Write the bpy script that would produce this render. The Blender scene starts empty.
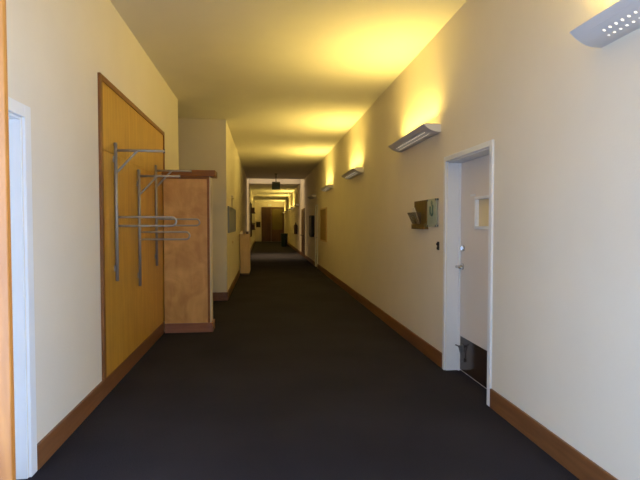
import bpy, bmesh, math, random
from mathutils import Vector, Matrix
random.seed(7)
S = bpy.context.scene
COL = S.collection
PI = math.pi

# ------------------------------------------------------------------ dimensions (metres)
H = 1.5                      # eye height
XR, XL, XN = 1.86, -1.385, -0.715   # right wall, near left wall, far (narrow) left wall
ZC = 3.55                    # ceiling
YW = 8.18                    # near left wall ends here (side passage)
YF = 9.6                     # narrow part begins
YE = 43.0                    # end wall
Y0 = -2.2                    # entrance end behind the viewer

# ------------------------------------------------------------------ materials
def new_mat(name):
    m = bpy.data.materials.new(name); m.use_nodes = True
    nt = m.node_tree
    return m, nt, nt.nodes['Principled BSDF']

def paint(name, col, rough=0.6, bump=0.0, scale=60, var=0.03, metallic=0.0, spec=0.5):
    m, nt, b = new_mat(name)
    b.inputs['Roughness'].default_value = rough
    b.inputs['Metallic'].default_value = metallic
    b.inputs['Specular IOR Level'].default_value = spec
    tc = nt.nodes.new('ShaderNodeTexCoord')
    n = nt.nodes.new('ShaderNodeTexNoise'); n.inputs['Scale'].default_value = 2.3; n.inputs['Detail'].default_value = 5
    nt.links.new(tc.outputs['Object'], n.inputs['Vector'])
    r = nt.nodes.new('ShaderNodeValToRGB')
    r.color_ramp.elements[0].position = .3; r.color_ramp.elements[1].position = .7
    r.color_ramp.elements[0].color = (*[c*(1-var) for c in col], 1)
    r.color_ramp.elements[1].color = (*[min(1, c*(1+var)) for c in col], 1)
    nt.links.new(n.outputs['Fac'], r.inputs['Fac']); nt.links.new(r.outputs['Color'], b.inputs['Base Color'])
    if bump:
        n2 = nt.nodes.new('ShaderNodeTexNoise'); n2.inputs['Scale'].default_value = scale; n2.inputs['Detail'].default_value = 3
        nt.links.new(tc.outputs['Object'], n2.inputs['Vector'])
        bp = nt.nodes.new('ShaderNodeBump'); bp.inputs['Strength'].default_value = bump; bp.inputs['Distance'].default_value = .01
        nt.links.new(n2.outputs['Fac'], bp.inputs['Height']); nt.links.new(bp.outputs['Normal'], b.inputs['Normal'])
    return m

def wood(name, dark, light, rough=0.4, stretch=(14, 14, 1.2), fleck=0.35, scale=1.6):
    m, nt, b = new_mat(name)
    b.inputs['Roughness'].default_value = rough
    tc = nt.nodes.new('ShaderNodeTexCoord')
    mp = nt.nodes.new('ShaderNodeMapping'); mp.inputs['Scale'].default_value = stretch
    nt.links.new(tc.outputs['Object'], mp.inputs['Vector'])
    n = nt.nodes.new('ShaderNodeTexNoise'); n.inputs['Scale'].default_value = scale; n.inputs['Detail'].default_value = 6
    n.inputs['Distortion'].default_value = .6
    nt.links.new(mp.outputs['Vector'], n.inputs['Vector'])
    n2 = nt.nodes.new('ShaderNodeTexNoise'); n2.inputs['Scale'].default_value = 2.6; n2.inputs['Detail'].default_value = 4
    n2.inputs['Distortion'].default_value = 1.2
    nt.links.new(tc.outputs['Object'], n2.inputs['Vector'])
    mx = nt.nodes.new('ShaderNodeMix'); mx.data_type = 'FLOAT'; mx.inputs['Factor'].default_value = fleck
    nt.links.new(n.outputs['Fac'], mx.inputs[2]); nt.links.new(n2.outputs['Fac'], mx.inputs[3])
    r = nt.nodes.new('ShaderNodeValToRGB')
    r.color_ramp.elements[0].position = .33; r.color_ramp.elements[1].position = .66
    r.color_ramp.elements[0].color = (*dark, 1); r.color_ramp.elements[1].color = (*light, 1)
    nt.links.new(mx.outputs[0], r.inputs['Fac']); nt.links.new(r.outputs['Color'], b.inputs['Base Color'])
    return m

def emit(name, col, strength):
    m, nt, b = new_mat(name)
    b.inputs['Base Color'].default_value = (.9, .9, .88, 1)
    b.inputs['Emission Color'].default_value = (*col, 1)
    b.inputs['Emission Strength'].default_value = strength
    return m

def clear(name, col, alpha_mix=.5, rough=.05):
    m, nt, b = new_mat(name)
    b.inputs['Base Color'].default_value = (*col, 1); b.inputs['Roughness'].default_value = rough
    t = nt.nodes.new('ShaderNodeBsdfTransparent'); t.inputs['Color'].default_value = (*[min(1, .5+c*.5) for c in col], 1)
    mx = nt.nodes.new('ShaderNodeMixShader'); mx.inputs['Fac'].default_value = alpha_mix
    nt.links.new(t.outputs[0], mx.inputs[1]); nt.links.new(b.outputs[0], mx.inputs[2])
    nt.links.new(mx.outputs[0], nt.nodes['Material Output'].inputs['Surface'])
    return m

SC = (.68, .67, .66)
def dot_mat(name, strength):
    """grey metal with two staggered rows of round holes (object space, along y)"""
    m, nt, b = new_mat(name)
    b.inputs['Roughness'].default_value = .5
    tc = nt.nodes.new('ShaderNodeTexCoord'); sp = nt.nodes.new('ShaderNodeSeparateXYZ')
    nt.links.new(tc.outputs['Object'], sp.inputs[0])
    def mth(op, a, c=None, d=None):
        n = nt.nodes.new('ShaderNodeMath'); n.operation = op
        for k, v in enumerate((a, c, d)):
            if v is None: continue
            if isinstance(v, (int, float)): n.inputs[k].default_value = v
            else: nt.links.new(v, n.inputs[k])
        return n.outputs[0]
    masks = []
    for x0, off in ((-.078, 0.0), (-.120, .021)):
        fy = mth('SUBTRACT', mth('MODULO', mth('ADD', sp.outputs[1], 4.2+off), .042), .021)
        fx = mth('SUBTRACT', sp.outputs[0], x0)
        d2 = mth('ADD', mth('MULTIPLY', fy, fy), mth('MULTIPLY', fx, fx))
        masks.append(mth('LESS_THAN', d2, .0068**2))
    inside = mth('LESS_THAN', mth('ABSOLUTE', sp.outputs[1]), .57)
    mk = mth('MULTIPLY', mth('MAXIMUM', masks[0], masks[1]), inside)
    mx = nt.nodes.new('ShaderNodeMix'); mx.data_type = 'RGBA'
    nt.links.new(mk, mx.inputs[0]); mx.inputs[6].default_value = (*SC, 1); mx.inputs[7].default_value = (.85, .83, .76, 1)
    nt.links.new(mx.outputs[2], b.inputs['Base Color'])
    b.inputs['Emission Color'].default_value = (1.0, .90, .68, 1)
    nt.links.new(mth('MULTIPLY', mk, strength), b.inputs['Emission Strength'])
    return m

def carpet_mat(name):
    m, nt, b = new_mat(name)
    b.inputs['Roughness'].default_value = 1.0; b.inputs['Specular IOR Level'].default_value = .08
    tc = nt.nodes.new('ShaderNodeTexCoord')
    n = nt.nodes.new('ShaderNodeTexNoise'); n.inputs['Scale'].default_value = 170; n.inputs['Detail'].default_value = 4
    n2 = nt.nodes.new('ShaderNodeTexNoise'); n2.inputs['Scale'].default_value = 1.1; n2.inputs['Detail'].default_value = 4
    for q in (n, n2): nt.links.new(tc.outputs['Object'], q.inputs['Vector'])
    mx = nt.nodes.new('ShaderNodeMix'); mx.data_type = 'FLOAT'; mx.inputs['Factor'].default_value = .3
    nt.links.new(n.outputs['Fac'], mx.inputs[2]); nt.links.new(n2.outputs['Fac'], mx.inputs[3])
    r = nt.nodes.new('ShaderNodeValToRGB')
    r.color_ramp.elements[0].position = .33; r.color_ramp.elements[1].position = .68
    r.color_ramp.elements[0].color = (.016, .0155, .022, 1); r.color_ramp.elements[1].color = (.046, .0445, .060, 1)
    nt.links.new(mx.outputs[0], r.inputs['Fac']); nt.links.new(r.outputs['Color'], b.inputs['Base Color'])
    bp = nt.nodes.new('ShaderNodeBump'); bp.inputs['Strength'].default_value = .5; bp.inputs['Distance'].default_value = .006
    nt.links.new(n.outputs['Fac'], bp.inputs['Height']); nt.links.new(bp.outputs['Normal'], b.inputs['Normal'])
    return m

M = dict(
    wall=paint('cream_wall', (.74, .675, .555), .75, .10, 70, .02),
    ceil=paint('ceiling_paint', (.70, .655, .56), .85, .08, 60, .02),
    white=paint('white_trim_paint', (.78, .79, .79), .4, 0, 60, .015),
    leaf=paint('door_paint', (.72, .665, .61), .45, .03, 50, .015),
    carpet=carpet_mat('dark_carpet'),
    base=wood('baseboard_wood', (.135, .052, .017), (.235, .10, .036), .38, (14, 1.0, 14)),
    frame=wood('brown_frame_wood', (.17, .062, .013), (.26, .10, .022), .42),
    panel=wood('honey_plywood', (.43, .22, .028), (.57, .315, .046), .38, (14, 14, .7), .3),
    part=wood('birch_plywood', (.49, .235, .052), (.78, .46, .15), .42, (5, 5, 1.4), .65),
    cap=wood('red_brown_wood', (.20, .066, .005), (.30, .115, .010), .5, (1.2, 12, 12)),
    pbase=wood('reddish_base_wood', (.24, .095, .055), (.33, .15, .09), .3, (1.2, 12, 12)),
    edge=paint('pale_edge', (.70, .62, .48), .6),
    orange=wood('varnished_pine', (.24, .08, .010), (.45, .18, .032), .4, (16, 16, 1.0), .35),
    steel=paint('galvanised_steel', (.40, .38, .34), .55, 0, 60, .12, .6),
    chrome=paint('brushed_chrome', (.62, .63, .65), .25, 0, 60, .03, 1.0),
    sconce=paint('grey_sconce_metal', SC, .5, 0, 60, .02),
    cap_w=paint('white_enamel', (.82, .80, .74), .5),
    dots=dot_mat('perforated_metal_lit', 1.2),
    dots_off=dot_mat('perforated_metal_unlit', 0.0),
    tube=emit('fluorescent_tube', (1.0, .74, .26), 6.0),
    tube_off=paint('unlit_tube', (.85, .85, .82), .3),
    louver=paint('louver_metal', (.45, .44, .40), .4),
    kick=wood('dark_kick_plate', (.022, .013, .009), (.050, .028, .018), .16, (3, 3, 3)),
    pane=paint('glass_with_room_glow', (.74, .62, .36), .3),  # cream colour stands in for light from the room behind the door
    black=paint('black_plastic', (.015, .014, .013), .6),
    board=wood('olive_brown_board', (.105, .062, .005), (.15, .09, .010), .45),
    acryl=clear('clear_acrylic', (.50, .46, .36), .08),
    paper=paint('white_paper', (.75, .72, .62), .7),
    green=paint('pale_green_acrylic', (.42, .48, .38), .18),
    dgreen=paint('dark_green_print', (.06, .13, .10), .5),
    midgreen=paint('grey_green_print', (.27, .33, .25), .5),
    bluegrey=paint('blue_grey_board', (.19, .215, .31), .45),
    tan=wood('tan_laminate', (.52, .36, .17), (.62, .45, .23), .5, (8, 8, 1)),
    cork=wood('cork_board', (.27, .17, .045), (.38, .25, .08), .8, (9, 9, 9)),
    dbrown=wood('dark_brown_wood', (.055, .022, .009), (.10, .045, .016), .45),
    brown2=wood('mid_brown_wood', (.07, .03, .008), (.11, .05, .014), .45),
    olive=paint('olive_glazing', (.15, .115, .02), .6),
    bin=paint('dark_green_plastic', (.010, .030, .028), .5),
    signgreen=paint('sign_green', (.13, .15, .03), .4),
    rubber=paint('grey_rubber', (.10, .10, .10), .7),
    glass=clear('window_glass', (.9, .93, .95), .12),
)

# ------------------------------------------------------------------ mesh helpers
class MB:
    def __init__(s): s.bm = bmesh.new()
    def box(s, x0, x1, y0, y1, z0, z1, bev=0.0):
        t = bmesh.new()
        r = bmesh.ops.create_cube(t, size=1)
        bmesh.ops.scale(t, vec=(abs(x1-x0), abs(y1-y0), abs(z1-z0)), verts=t.verts)
        bmesh.ops.translate(t, vec=((x0+x1)/2, (y0+y1)/2, (z0+z1)/2), verts=t.verts)
        if bev: bmesh.ops.bevel(t, geom=list(t.edges), offset=bev, segments=2, affect='EDGES', profile=.5)
        s._join(t); return s
    def _join(s, t):
        me = bpy.data.meshes.new('t'); t.to_mesh(me); s.bm.from_mesh(me); t.free(); bpy.data.meshes.remove(me)
    def tube(s, pts, r, n=10, closed=False):
        pts = [Vector(p) for p in pts]; rings = []
        up = None
        for i, p in enumerate(pts):
            a = pts[i-1] if i else p; b = pts[i+1] if i < len(pts)-1 else p
            d = (b-a).normalized()
            if up is None or abs(up.dot(d)) > .99:
                up = Vector((0, 0, 1)) if abs(d.z) < .9 else Vector((0, 1, 0))
            u = (up - d*up.dot(d)).normalized(); v = d.cross(u); up = u
            rings.append([s.bm.verts.new(p + (u*math.cos(2*PI*k/n) + v*math.sin(2*PI*k/n))*r) for k in range(n)])
        for A, B in zip(rings, rings[1:]):
            for k in range(n):
                f = s.bm.faces.new((A[k], A[(k+1) % n], B[(k+1) % n], B[k])); f.smooth = True
        s.bm.faces.new(list(reversed(rings[0]))); s.bm.faces.new(rings[-1]); return s
    def prism(s, prof, axis, a, b):
        """prof: closed 2-D polygon in the two other axes (order xyz without axis), extruded a..b along axis"""
        def v(p, t):
            c = list(p); c.insert('xyz'.index(axis), t); return s.bm.verts.new(c)
        A = [v(p, a) for p in prof]; B = [v(p, b) for p in prof]; n = len(prof)
        for k in range(n): s.bm.faces.new((A[k], A[(k+1) % n], B[(k+1) % n], B[k]))
        s.bm.faces.new(list(reversed(A))); s.bm.faces.new(B); return s
    def lathe(s, prof, c, n=24):
        """prof: (radius, z) list about a vertical axis at c"""
        rings = [[s.bm.verts.new((c[0]+r*math.cos(2*PI*k/n), c[1]+r*math.sin(2*PI*k/n), c[2]+z)) for k in range(n)] for r, z in prof]
        for A, B in zip(rings, rings[1:]):
            for k in range(n):
                f = s.bm.faces.new((A[k], A[(k+1) % n], B[(k+1) % n], B[k])); f.smooth = True
        s.bm.faces.new(list(reversed(rings[0]))); s.bm.faces.new(rings[-1]); return s

def obj(name, mb, mat, parent=None, label=None):
    bm = mb.bm
    bmesh.ops.recalc_face_normals(bm, faces=bm.faces)
    base = Vector((0, 0, 0))
    if parent is not None:
        base = Vector(parent['_base']) if '_base' in parent else parent.location.copy()
    else:
        lo = [min(v.co[i] for v in bm.verts) for i in range(3)]; hi = [max(v.co[i] for v in bm.verts) for i in range(3)]
        base = Vector(((lo[0]+hi[0])/2, (lo[1]+hi[1])/2, lo[2]))
    bmesh.ops.translate(bm, vec=-base, verts=bm.verts)
    me = bpy.data.meshes.new(name); bm.to_mesh(me); bm.free()
    me.materials.append(M[mat])
    o = bpy.data.objects.new(name, me); COL.objects.link(o)
    if parent is None: o.location = base
    else: o.parent = parent
    BASE[o.name] = base
    if label: o['label'] = label
    return o
BASE = {}
_obj = obj
def obj(name, mb, mat, parent=None, label=None):
    if parent is not None and parent.type == 'MESH':
        # sub-part: a mesh parent keeps its origin at the recorded base
        b = BASE[parent.name]
        bmesh.ops.recalc_face_normals(mb.bm, faces=mb.bm.faces)
        bmesh.ops.translate(mb.bm, vec=-b, verts=mb.bm.verts)
        me = bpy.data.meshes.new(name); mb.bm.to_mesh(me); mb.bm.free(); me.materials.append(M[mat])
        o = bpy.data.objects.new(name, me); COL.objects.link(o); o.parent = parent
        BASE[o.name] = b
        if label: o['label'] = label
        return o
    return _obj(name, mb, mat, parent, label)

def tag(o, label, cat, group=None, kind=None):
    o['label'] = label; o['category'] = cat
    if group: o['group'] = group
    if kind: o['kind'] = kind
    return o

def thing(name, loc, label, cat, group=None, kind=None):
    o = bpy.data.objects.new(name, None); COL.objects.link(o); o.location = loc
    o.empty_display_size = .1
    return tag(o, label, cat, group, kind)

def struct(name, mb, mat, label, cat):
    return tag(obj(name, mb, mat), label, cat, kind='structure')

def copy_tree(o, parent=None):
    c = o.copy(); COL.objects.link(c); c.parent = parent
    for ch in list(o.children): copy_tree(ch, c)
    return c

def area(name, loc, direction, sx, sy, power, col, spread=PI, parent=None):
    L = bpy.data.lights.new(name, 'AREA'); L.shape = 'RECTANGLE'; L.size = sx; L.size_y = sy
    L.energy = power; L.color = col; L.spread = spread
    o = bpy.data.objects.new(name, L); COL.objects.link(o)
    z = -Vector(direction).normalized()
    if abs(z.z) > .9: x = Vector((0, 1, 0))
    else: x = Vector((0, 0, 1)).cross(z).normalized()
    x = (x - z*x.dot(z)).normalized(); y = z.cross(x)
    o.matrix_world = Matrix(((x.x, y.x, z.x, loc[0]), (x.y, y.y, z.y, loc[1]), (x.z, y.z, z.z, loc[2]), (0, 0, 0, 1)))
    if parent is not None:
        o.parent = parent; o.location = Vector(loc) - parent.location
    return o

# ------------------------------------------------------------------ room shell
def slab_with_holes(mb, x0, x1, y0, y1, holes):
    """a wall along y with rectangular openings (ya, yb, za, zb)"""
    y = y0
    for ya, yb, za, zb in sorted(holes):
        if ya > y: mb.box(x0, x1, y, ya, 0, ZC)
        if za > 0: mb.box(x0, x1, ya, yb, 0, za)
        mb.box(x0, x1, ya, yb, zb, ZC)
        y = yb
    mb.box(x0, x1, y, y1, 0, ZC)

struct('floor', MB().box(-4.2, XR+.3, Y0, YE+.3, -.1, 0), 'carpet', 'dark charcoal carpet running the whole length of the corridor', 'floor')
SK = (21.7, 24.3)               # skylight opening
struct('ceiling', MB().box(-4.2, XR+.3, Y0, SK[0], ZC, ZC+.1).box(-4.2, XR+.3, SK[1], YE+.3, ZC, ZC+.1).box(-4.2, XN, SK[0], SK[1], ZC, ZC+.1).box(XR, XR+.3, SK[0], SK[1], ZC, ZC+.1), 'ceil', 'flat painted ceiling above the whole corridor', 'ceiling')

VW = (-1.9, 1.1, .12, 2.2)     # added unseen side glazing, lets daylight onto the near walls
D1 = (3.765, 4.720, 2.140)     # near right door opening
D3 = (16.40, 17.00, 2.14)      # far right door
D4 = (21.55, 23.2, 2.24)       # dark door in the daylit bay
w = MB(); slab_with_holes(w, XR, XR+.2, Y0, YE+.2, [(D1[0], D1[1], 0, D1[2]), (D3[0], D3[1], 0, D3[2]), (D4[0], D4[1], 0, D4[2]), VW])
w.box(XR-.004, XR+.01, 1.6, 2.93, .1, 2.30)      # slightly proud wall patch
struct('wall_right', w, 'wall', 'long cream wall on the right carrying the sconces', 'wall')
D2 = (2.04, 2.985, 2.12)
w = MB(); slab_with_holes(w, XL-.15, XL, Y0, YW, [(D2[0], D2[1], 0, D2[2]), VW])
struct('wall_left', w, 'wall', 'cream wall at near left holding the plywood panel', 'wall')
w = MB(); slab_with_holes(w, XN-.15, XN, YF+.15, YE+.2, [])
struct('wall_left_far', w, 'wall', 'far left corridor wall beyond the projecting corner', 'wall')
struct('wall_front', MB().box(-4.2, XN, YF, YF+.15, 0, ZC), 'wall', 'short beige wall facing the viewer behind the wooden partition', 'wall')
struct('wall_passage', MB().box(-4.2, XL-.15, YW-.15, YW, 0, ZC).box(-4.2, -4.05, YW, YF, 0, ZC), 'wall', 'side passage wall opening off the corridor at left', 'wall')
struct('wall_end', MB().box(XN, XR, YE, YE+.2, 0, ZC), 'wall', 'far end wall closing the corridor', 'wall')
struct('wall_entrance', MB().box(XL-.15, -1.15, Y0-.15, Y0, 0, ZC).box(1.65, XR+.2, Y0-.15, Y0, 0, ZC).box(-1.15, 1.65, Y0-.15, Y0, 2.55, ZC), 'wall', 'entrance wall with wide doorway opening behind the viewer', 'wall')
struct('wall_entry', MB().box(XL, -.80, 1.415, 1.50, 0, ZC).box(1.36, XR, 1.415, 1.50, 0, ZC).box(-.80, 1.36, 1.415, 1.50, 2.48, ZC),  # unseen header set low to hold daylight off the upper walls
       'wall', 'narrow wall stubs beside the entry opening near the viewer', 'wall')
struct('trim_entry', MB().box(-.90, -.690, 1.395, 1.415, 0, 2.55, .003).box(1.25, 1.46, 1.395, 1.415, 0, 2.55, .003).box(-.69, 1.25, 1.395, 1.415, 2.40, 2.55, .003),  # unseen top piece lowered with the header to cut daylight
       'orange', 'orange varnished wood door casing at the extreme left edge', 'door casing')

# baseboards
BH, BT = .155, .018
def bb(name, boxes, label, mat='base'):
    m = MB()
    for b in boxes: m.box(*b, 0.003)
    return struct(name, m, mat, label, 'baseboard')
bb('baseboard_left', [(XL, XL+BT, 3.065, 6.80, 0, BH)], 'brown wood baseboard below the plywood panel on the left')
bb('baseboard_right', [(XR-BT, XR, 1.5, 3.71, 0, BH)], 'brown wood baseboard at right between viewer and white door')
bb('baseboard_right_far', [(XR-BT, XR, 4.775, 16.345, 0, BH), (XR-BT, XR, 17.06, 21.5, 0, BH), (XR-BT, XR, 23.25, YE, 0, BH)], 'long brown baseboard at right running beyond the white door')
bb('baseboard_front', [(-4.0, XN+BT, YF-BT, YF, 0, .165)], 'red brown baseboard across the short beige facing wall')
bb('baseboard_left_far', [(XN, XN+BT, YF, 14.35, 0, .165), (XN, XN+BT, 15.3, YE, 0, .165)], 'red brown baseboard along the far left corridor wall')

# skylight over the bay: a well in the ceiling closed by a glazed frame
t = thing('window_1', ((XN+XR)/2, (SK[0]+SK[1])/2, ZC), 'skylight across the corridor ceiling far down, lighting a bright bay', 'window', kind='structure')
m = MB()
m.box(XN-.1, XR+.1, SK[0]-.1, SK[0], ZC+.1, ZC+.75).box(XN-.1, XR+.1, SK[1], SK[1]+.1, ZC+.1, ZC+.75)
m.box(XN-.1, XN, SK[0], SK[1], ZC+.1, ZC+.75).box(XR, XR+.1, SK[0], SK[1], ZC+.1, ZC+.75)
obj('skylight_well', m, 'ceil', t)
m = MB()
for k in range(4):
    x = XN+(XR-XN-.05)*k/3; m.box(x, x+.05, SK[0], SK[1], ZC+.66, ZC+.72)
m.box(XN, XR, SK[0], SK[0]+.05, ZC+.665, ZC+.715).box(XN, XR, SK[1]-.05, SK[1], ZC+.665, ZC+.715)
obj('window_frame', m, 'white', t)
obj('window_pane', MB().box(XN, XR, SK[0], SK[1], ZC+.685, ZC+.692), 'glass', t)

# side glazing added out of view to brighten the near walls from both sides
for nm, x, lb in (('window_added_2', XL-.08, 'added unseen glazing at left of the viewer, brightening the near right wall'), ('window_added_3', XR+.08, 'added unseen glazing at right of the viewer, brightening the near left wall')):
    t = thing(nm, (x, (VW[0]+VW[1])/2, VW[2]), lb, 'window', kind='structure')
    m = MB()
    for yy in (VW[0], -.9, .05, VW[1]-.05): m.box(x-.03, x+.03, yy, yy+.05, VW[2], VW[3])
    m.box(x-.028, x+.028, VW[0], VW[1], VW[2], VW[2]+.05).box(x-.028, x+.028, VW[0], VW[1], VW[3]-.05, VW[3])
    obj('window_frame', m, 'white', t)
    obj('window_pane', MB().box(x-.003, x+.003, VW[0]+.01, VW[1]-.01, VW[2]+.01, VW[3]-.01), 'glass', t)

# ------------------------------------------------------------------ doors
def casing(mb, x0, x1, ya, yb, zt, wdt=.078, bev=.004):
    mb.box(x0, x1, ya-wdt, ya, 0, zt+wdt, bev); mb.box(x0, x1, yb, yb+wdt, 0, zt+wdt, bev); mb.box(x0, x1, ya, yb, zt, zt+wdt, bev)
# door 1: near right
ya, yb, zt = D1
d = thing('door_1', (XR+.1, (ya+yb)/2, 0), 'white recessed door with dark kick plate and small window at right', 'door', kind='structure')
m = MB(); casing(m, XR-.018, XR+.004, ya, yb, zt, .05)
m.box(XR+.004, XR+.2, yb-.012, yb-.0005, 0, zt-.0005).box(XR+.004, XR+.2, ya+.0005, ya+.012, 0, zt-.0005).box(XR+.004, XR+.2, ya+.012, yb-.012, zt-.012, zt-.0005)
m.box(XR+.125, XR+.14, yb-.03, yb-.012, 0, zt-.012).box(XR+.125, XR+.14, ya+.012, ya+.03, 0, zt-.012)
obj('door_frame', m, 'white', d)
LX = XR+.142
wy0, wy1, wz0, wz1 = 4.00, 4.335, 1.475, 1.745
m = MB()
m.box(LX, LX+.045, ya+.015, wy0, .012, zt-.015); m.box(LX, LX+.045, wy1, yb-.015, .012, zt-.015)
m.box(LX, LX+.045, wy0, wy1, .012, wz0); m.box(LX, LX+.045, wy0, wy1, wz1, zt-.015)
leaf = obj('door_leaf', m, 'leaf', d)
m = MB()
m.box(LX-.016, LX+.02, wy0-.016, wy0+.010, wz0-.016, wz1+.016, .003); m.box(LX-.016, LX+.02, wy1-.010, wy1+.016, wz0-.016, wz1+.016, .003)
m.box(LX-.016, LX+.02, wy0, wy1, wz0-.016, wz0+.010, .003); m.box(LX-.016, LX+.02, wy0, wy1, wz1-.010, wz1+.016, .003)
vf = obj('vision_window', m, 'white', d)
obj('pane', MB().box(LX+.018, LX+.026, wy0-.001, wy1+.001, wz0-.001, wz1+.001), 'pane', vf, 'glass pane coloured like the lit room behind it')
obj('kick_plate', MB().box(LX-.004, LX, ya+.03, yb-.045, .02, .362, .001), 'kick', d, 'dark brown kick plate')
# lever handle
m = MB()
m.tube([(LX-.012, 4.645, 1.075), (LX, 4.645, 1.075)], .036, 20)
m.tube([(LX-.065, 4.645, 1.075), (LX-.01, 4.645, 1.075)], .012, 12)
m.tube([(LX-.06, 4.650, 1.075), (LX-.064, 4.60, 1.077), (LX-.062, 4.55, 1.073), (LX-.05, 4.525, 1.070)], .014, 12)
obj('lever_handle', m, 'chrome', d, 'chrome lever handle')
m = MB(); m.tube([(LX-.022, 4.625, 1.262), (LX, 4.625, 1.262)], .030, 20); m.box(LX-.034, LX-.02, 4.620, 4.630, 1.245, 1.279)
obj('deadbolt', m, 'chrome', d, 'round chrome deadbolt')
m = MB(); m.box(LX-.012, LX-.003, 4.585, 4.635, .215, .29, .002); m.box(LX-.05, LX-.008, 4.60, 4.62, .26, .28, .002)
m.tube([(LX-.045, 4.61, .272), (LX-.03, 4.60, .20), (LX-.025, 4.595, .13)], .007, 8); m.tube([(LX-.025, 4.595, .15), (LX-.025, 4.595, .115)], .013, 10)
m.tube([(LX-.045, 4.61, .272), (LX-.075, 4.63, .285)], .007, 8)
obj('door_holder', m, 'rubber', d, 'grey kick down door holder')
obj('name_strip', MB().box(LX-.004, LX, 4.36, 4.47, 1.772, 1.792, .001), 'white', d)
# door 2: near left
ya, yb, zt = D2
d = thing('door_2', (XL-.08, (ya+yb)/2, 0), 'white trimmed doorway at near left beside the orange wood casing', 'door', kind='structure')
m = MB(); casing(m, XL-.004, XL+.015, ya, yb, zt, .076)
m.box(XL-.15, XL-.004, yb-.014, yb-.0005, 0, zt-.0005).box(XL-.15, XL-.004, ya+.0005, ya+.014, 0, zt-.0005).box(XL-.15, XL-.004, ya+.014, yb-.014, zt-.014, zt-.0005)
m.box(XL-.105, XL-.09, yb-.03, yb-.014, 0, zt-.014)
obj('door_frame', m, 'white', d)
m = MB(); m.box(XL-.15, XL-.106, ya+.016, yb-.016, .01, zt-.016)
for z0, z1 in ((.2, .95), (1.1, 1.95)): m.box(XL-.108, XL-.1, ya+.15, yb-.15, z0, z1, .003)
obj('door_leaf', m, 'white', d)
# door 3: far right
ya, yb, zt = D3
d = thing('door_3', (XR+.1, (ya+yb)/2, 0), 'white framed far right door beyond the cork notice board', 'door', kind='structure')
m = MB(); casing(m, XR-.022, XR+.004, ya, yb, zt, .05)
obj('door_frame', m, 'white', d)
leaf = obj('door_leaf', MB().box(XR+.015, XR+.06, ya+.002, yb-.002, .01, zt-.002), 'wall', d)
obj('handle', MB().tube([(XR+.015, ya+.1, 1.05), (XR-.02, ya+.1, 1.05), (XR-.02, ya+.2, 1.05)], .012, 8), 'chrome', leaf)
# door 4: dark door in the bay
ya, yb, zt = D4
d = thing('door_4', (XR+.1, (ya+yb)/2, 0), 'dark brown door in the daylit bay on the right', 'door', kind='structure')
m = MB()
for y0 in (ya+.002, (ya+yb)/2+.001):
    y1 = y0 + (yb-ya)/2-.004
    m.box(XR-.03, XR+.015, y0, y1, .01, zt-.002, .002); m.box(XR-.038, XR-.028, y0+.12, y1-.12, .25, 1.0, .003).box(XR-.038, XR-.028, y0+.12, y1-.12, 1.15, 2.05, .003)
leaf = obj('door_leaf', m, 'dbrown', d)
obj('push_bar', MB().tube([(XR-.09, ya+.12, 1.0), (XR-.09, yb-.12, 1.0)], .016, 8).box(XR-.09, XR-.03, ya+.12, ya+.16, .985, 1.015).box(XR-.09, XR-.03, yb-.16, yb-.12, .985, 1.015), 'black', leaf)
# door 5: end wall double door
d = thing('door_5', (.75, YE-.05, 0), 'dark brown double door with olive upper glazing on the end wall', 'door', kind='structure')
ex0, ex1, em, ezt = -.10, 1.79, .70, 3.0
m = MB(); m.box(ex0-.05, ex0, YE-.08, YE, 0, ezt+.05).box(ex1, ex1+.05, YE-.08, YE, 0, ezt+.05).box(ex0, ex1, YE-.08, YE, ezt, ezt+.05)
obj('door_frame', m, 'brown2', d)
m = MB().box(ex0, em-.005, YE-.06, YE-.01, .01, ezt, .003)
for z0, z1 in ((.25, 1.0), (1.2, 1.9), (2.05, 2.8)): m.box(ex0+.12, em-.12, YE-.07, YE-.055, z0, z1, .004)
obj('door_leaf', m, 'dbrown', d)
m = MB().box(em+.005, ex1, YE-.06, YE-.01, .01, 1.05, .003).box(em+.005, em+.1, YE-.06, YE-.01, 1.05, ezt).box(ex1-.08, ex1, YE-.06, YE-.01, 1.05, ezt).box(em+.1, ex1-.08, YE-.06, YE-.01, ezt-.12, ezt)
leaf = obj('door_leaf', m, 'brown2', d)
m = MB().box(em+.1, ex1-.08, YE-.04, YE-.03, 1.05, ezt-.12)
m.tube([(1.2+.5*math.cos(a), YE-.045, 2.25+.5*math.sin(a)) for a in [PI*k/16 for k in range(17)]], .02, 6)
obj('pane', m, 'olive', leaf)

# ------------------------------------------------------------------ left wall: plywood panel, racks, partition
PY0, PY1, PZ0, PZ1 = 4.295, 6.95, .157, 2.785
t = thing('plywood_wall_panel', (XL, (PY0+PY1)/2, PZ0), 'tall honey plywood panel framed in brown wood on the left wall behind the bicycle racks', 'wall panel')
obj('sheet', MB().box(XL, XL+.012, PY0+.03, PY1-.03, PZ0, 2.149), 'panel', t)
obj('sheet', MB().box(XL, XL+.012, PY0+.03, PY1-.03, 2.153, PZ1-.03), 'panel', t)
obj('frame', MB().box(XL, XL+.024, PY0-.01, PY0+.045, PZ0, PZ1, .002), 'frame', t)
obj('frame', MB().box(XL, XL+.024, PY0+.045, PY1-.05, PZ1-.05, PZ1, .002), 'frame', t)
obj('frame', MB().box(XL, XL+.024, PY1-.05, PY1, PZ0, PZ1, .002), 'frame', t)

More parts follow.
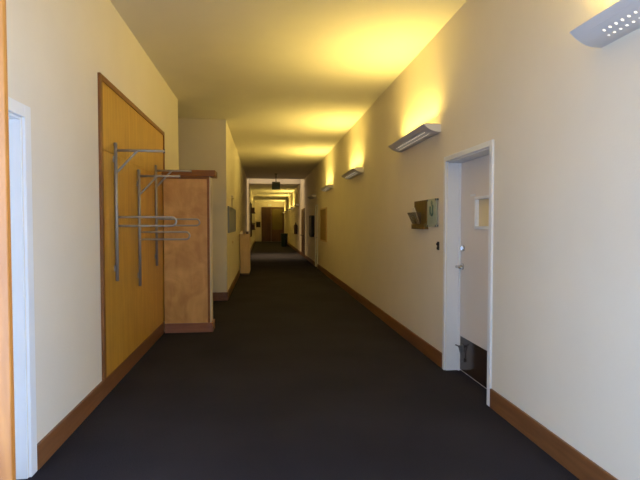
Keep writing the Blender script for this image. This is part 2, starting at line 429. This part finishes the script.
def make_rack(y, z0):
    x = XL+.012
    t = thing('bicycle_rack', (x, y, z0), 'x', 'bicycle rack', 'wall mounted bicycle racks')
    r = .0125
    u = x+.022
    obj('upright', MB().tube([(u, y, z0), (u, y, z0+1.277)], r*1.25, 12).tube([(u, y, z0+1.272), (u, y, z0+1.282)], r*1.35, 12), 'steel', t)
    zt = z0+1.212
    a = MB().tube([(u, y, zt), (u+.44, y, zt)], r, 10)
    arm = obj('top_arm', a, 'steel', t)
    obj('end_stop', MB().tube([(u+.434, y, zt-.018), (u+.434, y, zt+.017)], .009, 10), 'rubber', arm, 'dark stop at the arm tip')
    obj('brace', MB().tube([(u, y, zt-.205), (u+.02, y, zt-.19), (u+.18, y, zt-.015), (u+.20, y, zt)], r*.9, 10), 'steel', t)
    za, zb = z0+.596, z0+.514
    R = (za-zb)/2; L = .535-R
    pts = [(u, y+.014, za)] + [(u+L*k/4, y+.014, za) for k in range(1, 5)]
    pts += [(u+L+R*math.sin(q), y+.014, (za+zb)/2+R*math.cos(q)) for q in [PI*k/10 for k in range(1, 10)]]
    pts += [(u+L*(4-k)/4, y+.014, zb) for k in range(5)]
    obj('holding_loop', MB().tube(pts, .0105, 10), 'steel', t)
    for dz in (.12, 1.13):
        m = MB().box(x, x+.006, y-.018, y+.018, z0+dz-.03, z0+dz+.03, .002).box(x+.004, u-.008, y-.012, y+.012, z0+dz-.012, z0+dz+.012)
        obj('wall_bracket', m, 'steel', t)
    return t
r1 = make_rack(4.65, .974)
r1['label'] = 'grey steel bicycle rack nearest the viewer, first of three on the plywood panel'
r2 = copy_tree(r1); r2.location = (r1.location.x, 5.48, .822)
r2['label'] = 'middle grey steel bicycle rack mounted lower than its two neighbours'
r3 = copy_tree(r1); r3.location = (r1.location.x, 6.33, .974)
r3['label'] = 'grey steel bicycle rack farthest from the viewer, beside the wooden partition'

# partition
py0, py1 = 6.80, 7.06
t = thing('wooden_partition', ((XL-.72)/2, (py0+py1)/2, 0), 'half height birch plywood partition with red brown cap sticking out from the left wall', 'partition')
obj('body', MB().box(XL+.026, -.742, py0+.012, py1, .13, 2.165), 'part', t)
obj('edge_trim', MB().box(-.772, -.740, py0, py0+.014, .13, 2.165, .002), 'cap', t, 'red brown edge strip')
obj('edge_trim', MB().box(XL+.026, -.772, py0, py0+.014, 2.13, 2.165, .002), 'cap', t, 'red brown top strip')
obj('end_panel', MB().box(-.742, -.728, py0+.004, py1+.002, .13, 2.165, .001), 'edge', t, 'pale end edge')
obj('cap', MB().box(XL+.002, -.655, py0-.03, py1+.03, 2.166, 2.25, .005), 'cap', t, 'red brown wooden cap')
obj('base', MB().box(XL+.026, -.702, py0-.012, py1+.015, 0, .13, .004), 'pbase', t, 'reddish wooden base')

# ------------------------------------------------------------------ sconces
def make_sconce(y, lit):
    t = thing('wall_sconce', (XR, y, 2.47), 'x', 'wall light', 'curved grey wall sconces along the right wall')
    L = .72
    prof = [(.19*k/18, 2.476+.077*(max(0, k/18-.12)/.88)**2.3) for k in range(19)]
    inner = [(d-.003 if d > .1 else d, z+.006) for d, z in prof]
    poly = [(XR-d, z) for d, z in prof] + [(XR-d, z) for d, z in reversed(inner)]
    m = MB(); m.prism(poly, 'y', y-L, y+L)
    # rounded front corners: close the ends by tapered lips
    hs = obj('housing', m, 'sconce', t)
    pass
    for s in (-1, 1):
        a = y+s*L; b = y+s*(L+.006)
        cp = [(XR-d, z) for d, z in prof] + [(XR, 2.553)]
        obj('end_cap', MB().prism(cp, 'y', min(a, b), max(a, b)), 'cap_w', t, 'white end cap')
    # perforated strip: two staggered rows of small light holes
    m = MB(); st = [(d, z) for d, z in prof if .035 < d < .16]
    o_ = []
    for (d0, z0), (d1, z1) in zip(st, st[1:]): o_.append(Vector((-(z1-z0), 0, -(d1-d0))).normalized())
    ns = [o_[0]] + [(a+b).normalized() for a, b in zip(o_, o_[1:])] + [o_[-1]]
    bot = [(XR-d+n.x*.0018, z+n.z*.0018) for (d, z), n in zip(st, ns)]
    m.prism(bot + [(XR-d, z+.0005) for d, z in reversed(st)], 'y', y-.60, y+.60)
    obj('perforated_strip', m, 'dots' if lit else 'dots_off', hs, 'strip with two rows of small light holes')
    obj('lamp_tube', MB().tube([(XR-.075, y-.68, 2.500), (XR-.075, y+.68, 2.500)], .009, 8), 'tube' if lit else 'tube_off', t, 'fluorescent tube')
    m = MB(); n = 17; tooth = []
    # one comb: rail along the wall with fins standing out from it
    for k in range(n):
        yy = y-.66+1.32*k/(n-1)
        tooth += [(XR-.006, yy-.001), (XR-.150, yy-.001), (XR-.150, yy+.001), (XR-.006, yy+.001)]
    m.prism([(XR-.003, y-.661)] + tooth + [(XR-.003, y+.661)], 'z', 2.524, 2.574)
    obj('louver', m, 'louver', t)
    if lit:
        area('sconce_light', (XR-.112, y, 2.556), (-.68, 0, .73), 1.32, .075, LAMP, LCOL, PI, t)
    return t
LAMP, LCOL = 37.0, (1.0, .74, .18)
lit = make_sconce(5.62, True)
lit['label'] = 'lit curved grey wall sconce just beyond the white door on the right'
for y, lb in ((1.76, 'lit curved grey wall sconce cut off by the top right corner'),
              (9.55, 'second lit grey wall sconce beyond the white door on the right'),
              (13.45, 'third lit grey wall sconce beyond the white door, above the cork board'),
              (29.6, 'lit grey wall sconce, first lit one beyond the daylit bay'),
              (33.8, 'lit grey wall sconce, second lit one beyond the daylit bay'),
              (41.4, 'lit grey wall sconce nearest the end wall')):
    c = copy_tree(lit); c.location.y = y; c['label'] = lb
off = make_sconce(17.6, False)
off['label'] = 'unlit grey wall sconce just before the daylit bay on the right'
for y, lb in ((25.6, 'unlit grey wall sconce just beyond the daylit bay'), (37.6, 'unlit grey wall sconce between lit ones far down the corridor')):
    c = copy_tree(off); c.location.y = y; c['label'] = lb

# ------------------------------------------------------------------ right wall: plaque, green sign, switch, far things
t = thing('leaflet_holder', (XR, 5.5, 1.45), 'brown wooden board with clear leaflet pocket on the right wall beside the green sign', 'leaflet holder')
obj('board', MB().box(XR-.022, XR, 5.275, 5.715, 1.505, 1.782, .003), 'board', t)
obj('ledge', MB().box(XR-.05, XR, 5.262, 5.74, 1.448, 1.506, .003), 'board', t)
def slab(mb, pts, th):
    """thin solid from a quad, thickened along its normal"""
    p = [Vector(q) for q in pts]; n = (p[1]-p[0]).cross(p[2]-p[0]).normalized()*th
    A = [mb.bm.verts.new(q) for q in p]; B = [mb.bm.verts.new(q+n) for q in p]; k = len(p)
    mb.bm.faces.new(list(reversed(A))); mb.bm.faces.new(B)
    for i in range(k): mb.bm.faces.new((A[i], A[(i+1) % k], B[(i+1) % k], B[i]))
    return mb
m = MB()
slab(m, [(XR-.045, 5.46, 1.507), (XR-.045, 5.72, 1.507), (XR-.108, 5.72, 1.645), (XR-.108, 5.46, 1.645)], .003)
slab(m, [(XR-.045, 5.72, 1.507), (XR-.108, 5.72, 1.645), (XR-.022, 5.72, 1.645), (XR-.022, 5.72, 1.507)], .003)
slab(m, [(XR-.045, 5.46, 1.507), (XR-.108, 5.46, 1.645), (XR-.022, 5.46, 1.645), (XR-.022, 5.46, 1.507)], .003)
obj('pocket', m, 'acryl', t, 'clear acrylic pocket')
m = MB(); slab(m, [(XR-.034, 5.475, 1.51), (XR-.034, 5.56, 1.51), (XR-.100, 5.56, 1.70), (XR-.100, 5.475, 1.70)], .006)
tag(obj('leaflet', m, 'paper'), 'pale leaflet standing in the clear pocket of the brown board', 'leaflet')

sy0, sy1, sz0, sz1 = 4.945, 5.235, 1.475, 1.782
t = thing('door_sign', (XR, (sy0+sy1)/2, sz0), 'pale green acrylic sign with dark green symbol between brown board and white door', 'sign')
pl = obj('plate', MB().box(XR-.024, XR-.018, sy0, sy1, sz0, sz1, .001), 'green', t)
m = MB(); cx = (sy0+sy1)/2; xs = XR-.0255
m.prism([(cx+.002, 1.765), (cx-.028, 1.738), (cx+.002, 1.712), (cx+.032, 1.738)], 'x', xs-.0015, XR-.0235)
pts = [(xs, cx+.04, 1.70), (xs, cx+.042, 1.64)] + [(xs, cx+.04*math.cos(a), 1.632-.028*math.sin(a)) for a in [PI*k/8 for k in range(1, 8)]] + [(xs, cx-.04, 1.64), (xs, cx-.038, 1.70), (xs, cx-.012, 1.712)]
m.tube(pts, .013, 8)
obj('symbol', m, 'dgreen', pl, 'dark green symbol')
m = MB()
for k in range(5): m.box(XR-.0265, XR-.0235, cx-.03+.012*(k % 2), cx+.10, 1.585-.019*k-.005, 1.585-.019*k+.005)
obj('text_block', m, 'midgreen', pl, 'small grey green lettering')
for yy in (sy0+.014, sy1-.014):
    for zz in (sz0+.012, sz1-.012):
        obj('standoff', MB().tube([(XR-.034, yy, zz), (XR, yy, zz)], .011, 12), 'rubber', t, 'dark standoff bolt')

t = thing('wall_switch', (XR, 4.94, 1.23), 'small black wall switch just left of the white door frame', 'switch')
obj('plate', MB().box(XR-.010, XR, 4.915, 4.965, 1.228, 1.318, .003), 'black', t)
obj('toggle', MB().box(XR-.024, XR-.008, 4.928, 4.952, 1.280, 1.305, .002), 'black', t)
obj('button', MB().box(XR-.020, XR-.008, 4.930, 4.950, 1.240, 1.258, .002), 'black', t)

t = thing('notice_board', (XR, 14.7, .98), 'yellow brown cork notice board on right wall before the far white door', 'notice board')
obj('cork', MB().box(XR-.02, XR, 14.02, 15.40, 1.02, 1.97), 'cork', t)
m = MB().box(XR-.03, XR, 13.97, 14.02, .98, 2.01, .002).box(XR-.03, XR, 15.40, 15.45, .98, 2.01, .002).box(XR-.03, XR, 14.02, 15.40, 1.97, 2.01, .002).box(XR-.03, XR, 14.02, 15.40, .98, 1.02, .002)
obj('frame', m, 'tan', t)

t = thing('wall_telephone', (XR, 18.0, 1.03), 'black wall mounted case on the right wall between far white door and daylit bay', 'wall case')
obj('body', MB().prism([(17.45, 1.15), (17.62, 1.04), (18.2, 1.04), (18.4, 1.15), (18.4, 1.80), (18.3, 1.84), (17.55, 1.84), (17.45, 1.80)], 'x', XR-.11, XR), 'black', t)
obj('front_panel', MB().box(XR-.125, XR-.11, 17.6, 18.25, 1.2, 1.75, .004), 'dbrown', t)
t.name = 'wall_case'

t = thing('fire_extinguisher', (XR-.1, 26.2, .95), 'dark slim extinguisher hanging on the right wall beyond the daylit bay', 'extinguisher')
obj('cylinder', MB().lathe([(.02, .98), (.085, 1.0), (.09, 1.02), (.09, 1.42), (.07, 1.49), (.03, 1.52)], (XR-.10, 26.2, 0)), 'dbrown', t)
obj('valve', MB().tube([(XR-.10, 26.2, 1.515), (XR-.10, 26.2, 1.58)], .022, 10).box(XR-.12, XR-.08, 26.1, 26.25, 1.56, 1.60, .004), 'black', t)
obj('wall_bracket', MB().box(XR-.02, XR, 26.16, 26.24, 1.1, 1.45).box(XR-.195, XR, 26.19, 26.21, 1.3, 1.33), 'black', t)

# ------------------------------------------------------------------ hanging sign
t = thing('hanging_sign', (.52, 19.5, 2.91), 'dark green box sign hanging from the ceiling in front of the daylit bay', 'sign')
obj('box', MB().box(.36, .68, 19.46, 19.54, 2.91, 3.22, .006), 'black', t)
obj('face', MB().box(.375, .665, 19.45, 19.462, 2.925, 3.205, .002), 'signgreen', t, 'dull green face')
obj('stem', MB().tube([(.52, 19.5, 3.215), (.52, 19.5, ZC-.02)], .018, 10).tube([(.52, 19.5, ZC-.025), (.52, 19.5, ZC)], .06, 14), 'black', t)

# ------------------------------------------------------------------ far left wall things
t = thing('display_board', (XN, 11.0, 1.33), 'wide blue grey display board on the far left wall past the corner', 'display board')
obj('panel', MB().box(XN, XN+.02, 9.90, 12.25, 1.355, 1.85), 'bluegrey', t)
obj('frame', MB().box(XN, XN+.03, 9.86, 9.90, 1.33, 1.875, .002).box(XN, XN+.03, 12.25, 12.29, 1.33, 1.875, .002).box(XN, XN+.03, 9.90, 12.25, 1.85, 1.875, .002).box(XN, XN+.03, 9.90, 12.25, 1.33, 1.355, .002), 'bluegrey', t)
t = thing('conduit', (XN+.01, 11.1, 1.88), 'thin pale conduit with small box rising above the blue grey display board', 'conduit')
obj('pipe', MB().tube([(XN+.014, 11.1, 1.876), (XN+.014, 11.1, 2.10)], .013, 8), 'edge', t)
obj('junction_box', MB().box(XN, XN+.05, 10.9, 11.35, 2.09, 2.15, .004), 'edge', t)
t = thing('socket_outlet', (XN, 11.3, 1.06), 'small yellowish outlet plate below the blue grey display board', 'outlet')
obj('plate', MB().box(XN, XN+.012, 11.15, 11.45, 1.05, 1.14, .003), 'edge', t)
for yy in (11.19, 11.33): obj('socket', MB().box(XN+.010, XN+.018, yy, yy+.08, 1.07, 1.12, .002), 'tan', t)

t = thing('low_cabinet', (-.555, 14.7, 0), 'tan half height cabinet standing against the far left wall', 'cabinet')
obj('body', MB().box(XN+.03, -.415, 14.42, 15.2, .05, 1.19, .004), 'tan', t)
obj('plinth', MB().box(XN+.05, -.43, 14.44, 15.18, 0, .05), 'dbrown', t)
obj('top', MB().box(XN+.002, -.405, 14.40, 15.22, 1.19, 1.215, .004), 'tan', t)
obj('door', MB().box(-.418, -.402, 14.46, 15.16, .08, 1.17, .002), 'tan', t)
t = thing('paper_stack', (-.64, 14.6, 1.216), 'small pale blue stack of papers on the tan cabinet', 'papers')
mb = MB()
for k in range(6): mb.box(-.69+.004*(k % 2), -.60+.003*(k % 3), 14.47, 14.72, 1.216+k*.012, 1.227+k*.012)
t2 = obj('sheets', mb, 'paper', t)
t = thing('small_box', (-.47, 14.55, 1.216), 'small dark brown box on the corner of the tan cabinet', 'box')
obj('body', MB().box(-.51, -.43, 14.47, 14.6, 1.216, 1.28, .004), 'dbrown', t)
obj('lid', MB().box(-.514, -.426, 14.465, 14.605, 1.28, 1.295, .003), 'brown2', t)

# brown shelf unit beyond the bay
t = thing('wall_rack', (XN, 28.0, .9), 'dark brown wooden wall rack on the far left wall beyond the daylit bay', 'rack')
for yy in (27.2, 28.9): obj('post', MB().box(XN, XN+.05, yy, yy+.1, .8, 2.75, .004), 'dbrown', t)
for zz in (2.15, 1.55, 1.2): obj('shelf', MB().box(XN, XN+.26, 27.1, 29.1, zz, zz+.05, .004), 'dbrown', t)
t = thing('storage_bin', (XN+.14, 28, 1.25), 'dark box on the lowest shelf of the brown wall rack', 'box')
obj('body', MB().box(XN+.02, XN+.24, 27.4, 28.0, 1.251, 1.5, .01), 'brown2', t)
obj('lid', MB().box(XN+.015, XN+.245, 27.39, 28.01, 1.5, 1.53, .004), 'dbrown', t)
t = thing('storage_bin', (XN+.14, 28.5, 2.2), 'dark box on the top shelf of the brown wall rack', 'box')
obj('body', MB().box(XN+.03, XN+.22, 28.2, 28.7, 2.201, 2.46, .01), 'brown2', t)
obj('lid', MB().box(XN+.025, XN+.225, 28.19, 28.71, 2.46, 2.49, .004), 'dbrown', t)

t = thing('wall_plaque', (-.43, YE, 1.28), 'dark plaque on the end wall left of the brown double door', 'plaque')
obj('plate', MB().box(-.60, -.26, YE-.03, YE, 1.28, 1.72, .004), 'black', t)
obj('frame', MB().box(-.62, -.60, YE-.035, YE, 1.26, 1.74).box(-.26, -.24, YE-.035, YE, 1.26, 1.74).box(-.60, -.26, YE-.035, YE, 1.26, 1.28).box(-.60, -.26, YE-.035, YE, 1.72, 1.74), 'dbrown', t)
t = thing('wall_clock', (.55, YE, 3.15), 'pale box clock on the end wall above the brown double door', 'clock')
obj('case', MB().box(.38, .78, YE-.06, YE, 3.10, 3.36, .006), 'edge', t)
obj('face', MB().box(.42, .74, YE-.066, YE-.058, 3.13, 3.33, .002), 'white', t)

# rubbish bin
t = thing('rubbish_bin', (1.42, 33.0, 0), 'dark green rubbish bin against the right wall near the corridor end', 'bin')
obj('body', MB().lathe([(.20, 0), (.205, .02), (.235, .84), (.24, .85)], (1.42, 33.0, 0)), 'bin', t)
obj('rim', MB().lathe([(.236, .83), (.255, .84), (.255, .88), (.24, .90), (.20, .905)], (1.42, 33.0, 0)), 'bin', t)

# ------------------------------------------------------------------ light
DAY = (.535, .685, 1.0)
area('entrance_daylight', (.24, -5.2, 1.75), (0, 1, 0), 5.0, 3.4, 150, DAY)
area('side_fill_left', (XL-.35, -.4, 1.2), (1, 0, 0), 3.0, 2.1, 225, DAY)  # added fill outside the added left glazing, brightens the right wall
area('side_fill_right', (XR+.40, -.4, 1.2), (-1, 0, 0), 3.0, 2.1, 400, DAY)  # added fill outside the added right glazing, brightens the left wall
area('skylight_daylight', ((XN+XR)/2, (SK[0]+SK[1])/2, ZC+.95), (0, 0, -1), 2.5, 2.5, 85, (1.0, .66, .30), 1.4)
W = bpy.data.worlds.new('sky'); S.world = W; W.use_nodes = True
W.node_tree.nodes['Background'].inputs[0].default_value = (.6, .78, 1.0, 1)
W.node_tree.nodes['Background'].inputs[1].default_value = .3

# ------------------------------------------------------------------ camera
th, ph = math.radians(6.745), math.radians(1.838)
F = Vector((math.sin(th)*math.cos(ph), math.cos(th)*math.cos(ph), -math.sin(ph)))
R = Vector((math.cos(th), -math.sin(th), 0)); U = R.cross(F)
cd = bpy.data.cameras.new('camera'); cd.sensor_fit = 'HORIZONTAL'; cd.sensor_width = 36; cd.lens = 27.0; cd.clip_start = .02; cd.clip_end = 200
cam = bpy.data.objects.new('camera', cd); COL.objects.link(cam)
cam.matrix_world = Matrix(((R.x, U.x, -F.x, 0), (R.y, U.y, -F.y, 0), (R.z, U.z, -F.z, H), (0, 0, 0, 1)))
S.camera = cam
S.view_settings.view_transform = 'Standard'; S.view_settings.look = 'None'
S.view_settings.exposure = 0.38; S.view_settings.gamma = 1.0; S.view_settings.use_curve_mapping = False
S.cycles.max_bounces = 12; S.cycles.diffuse_bounces = 8
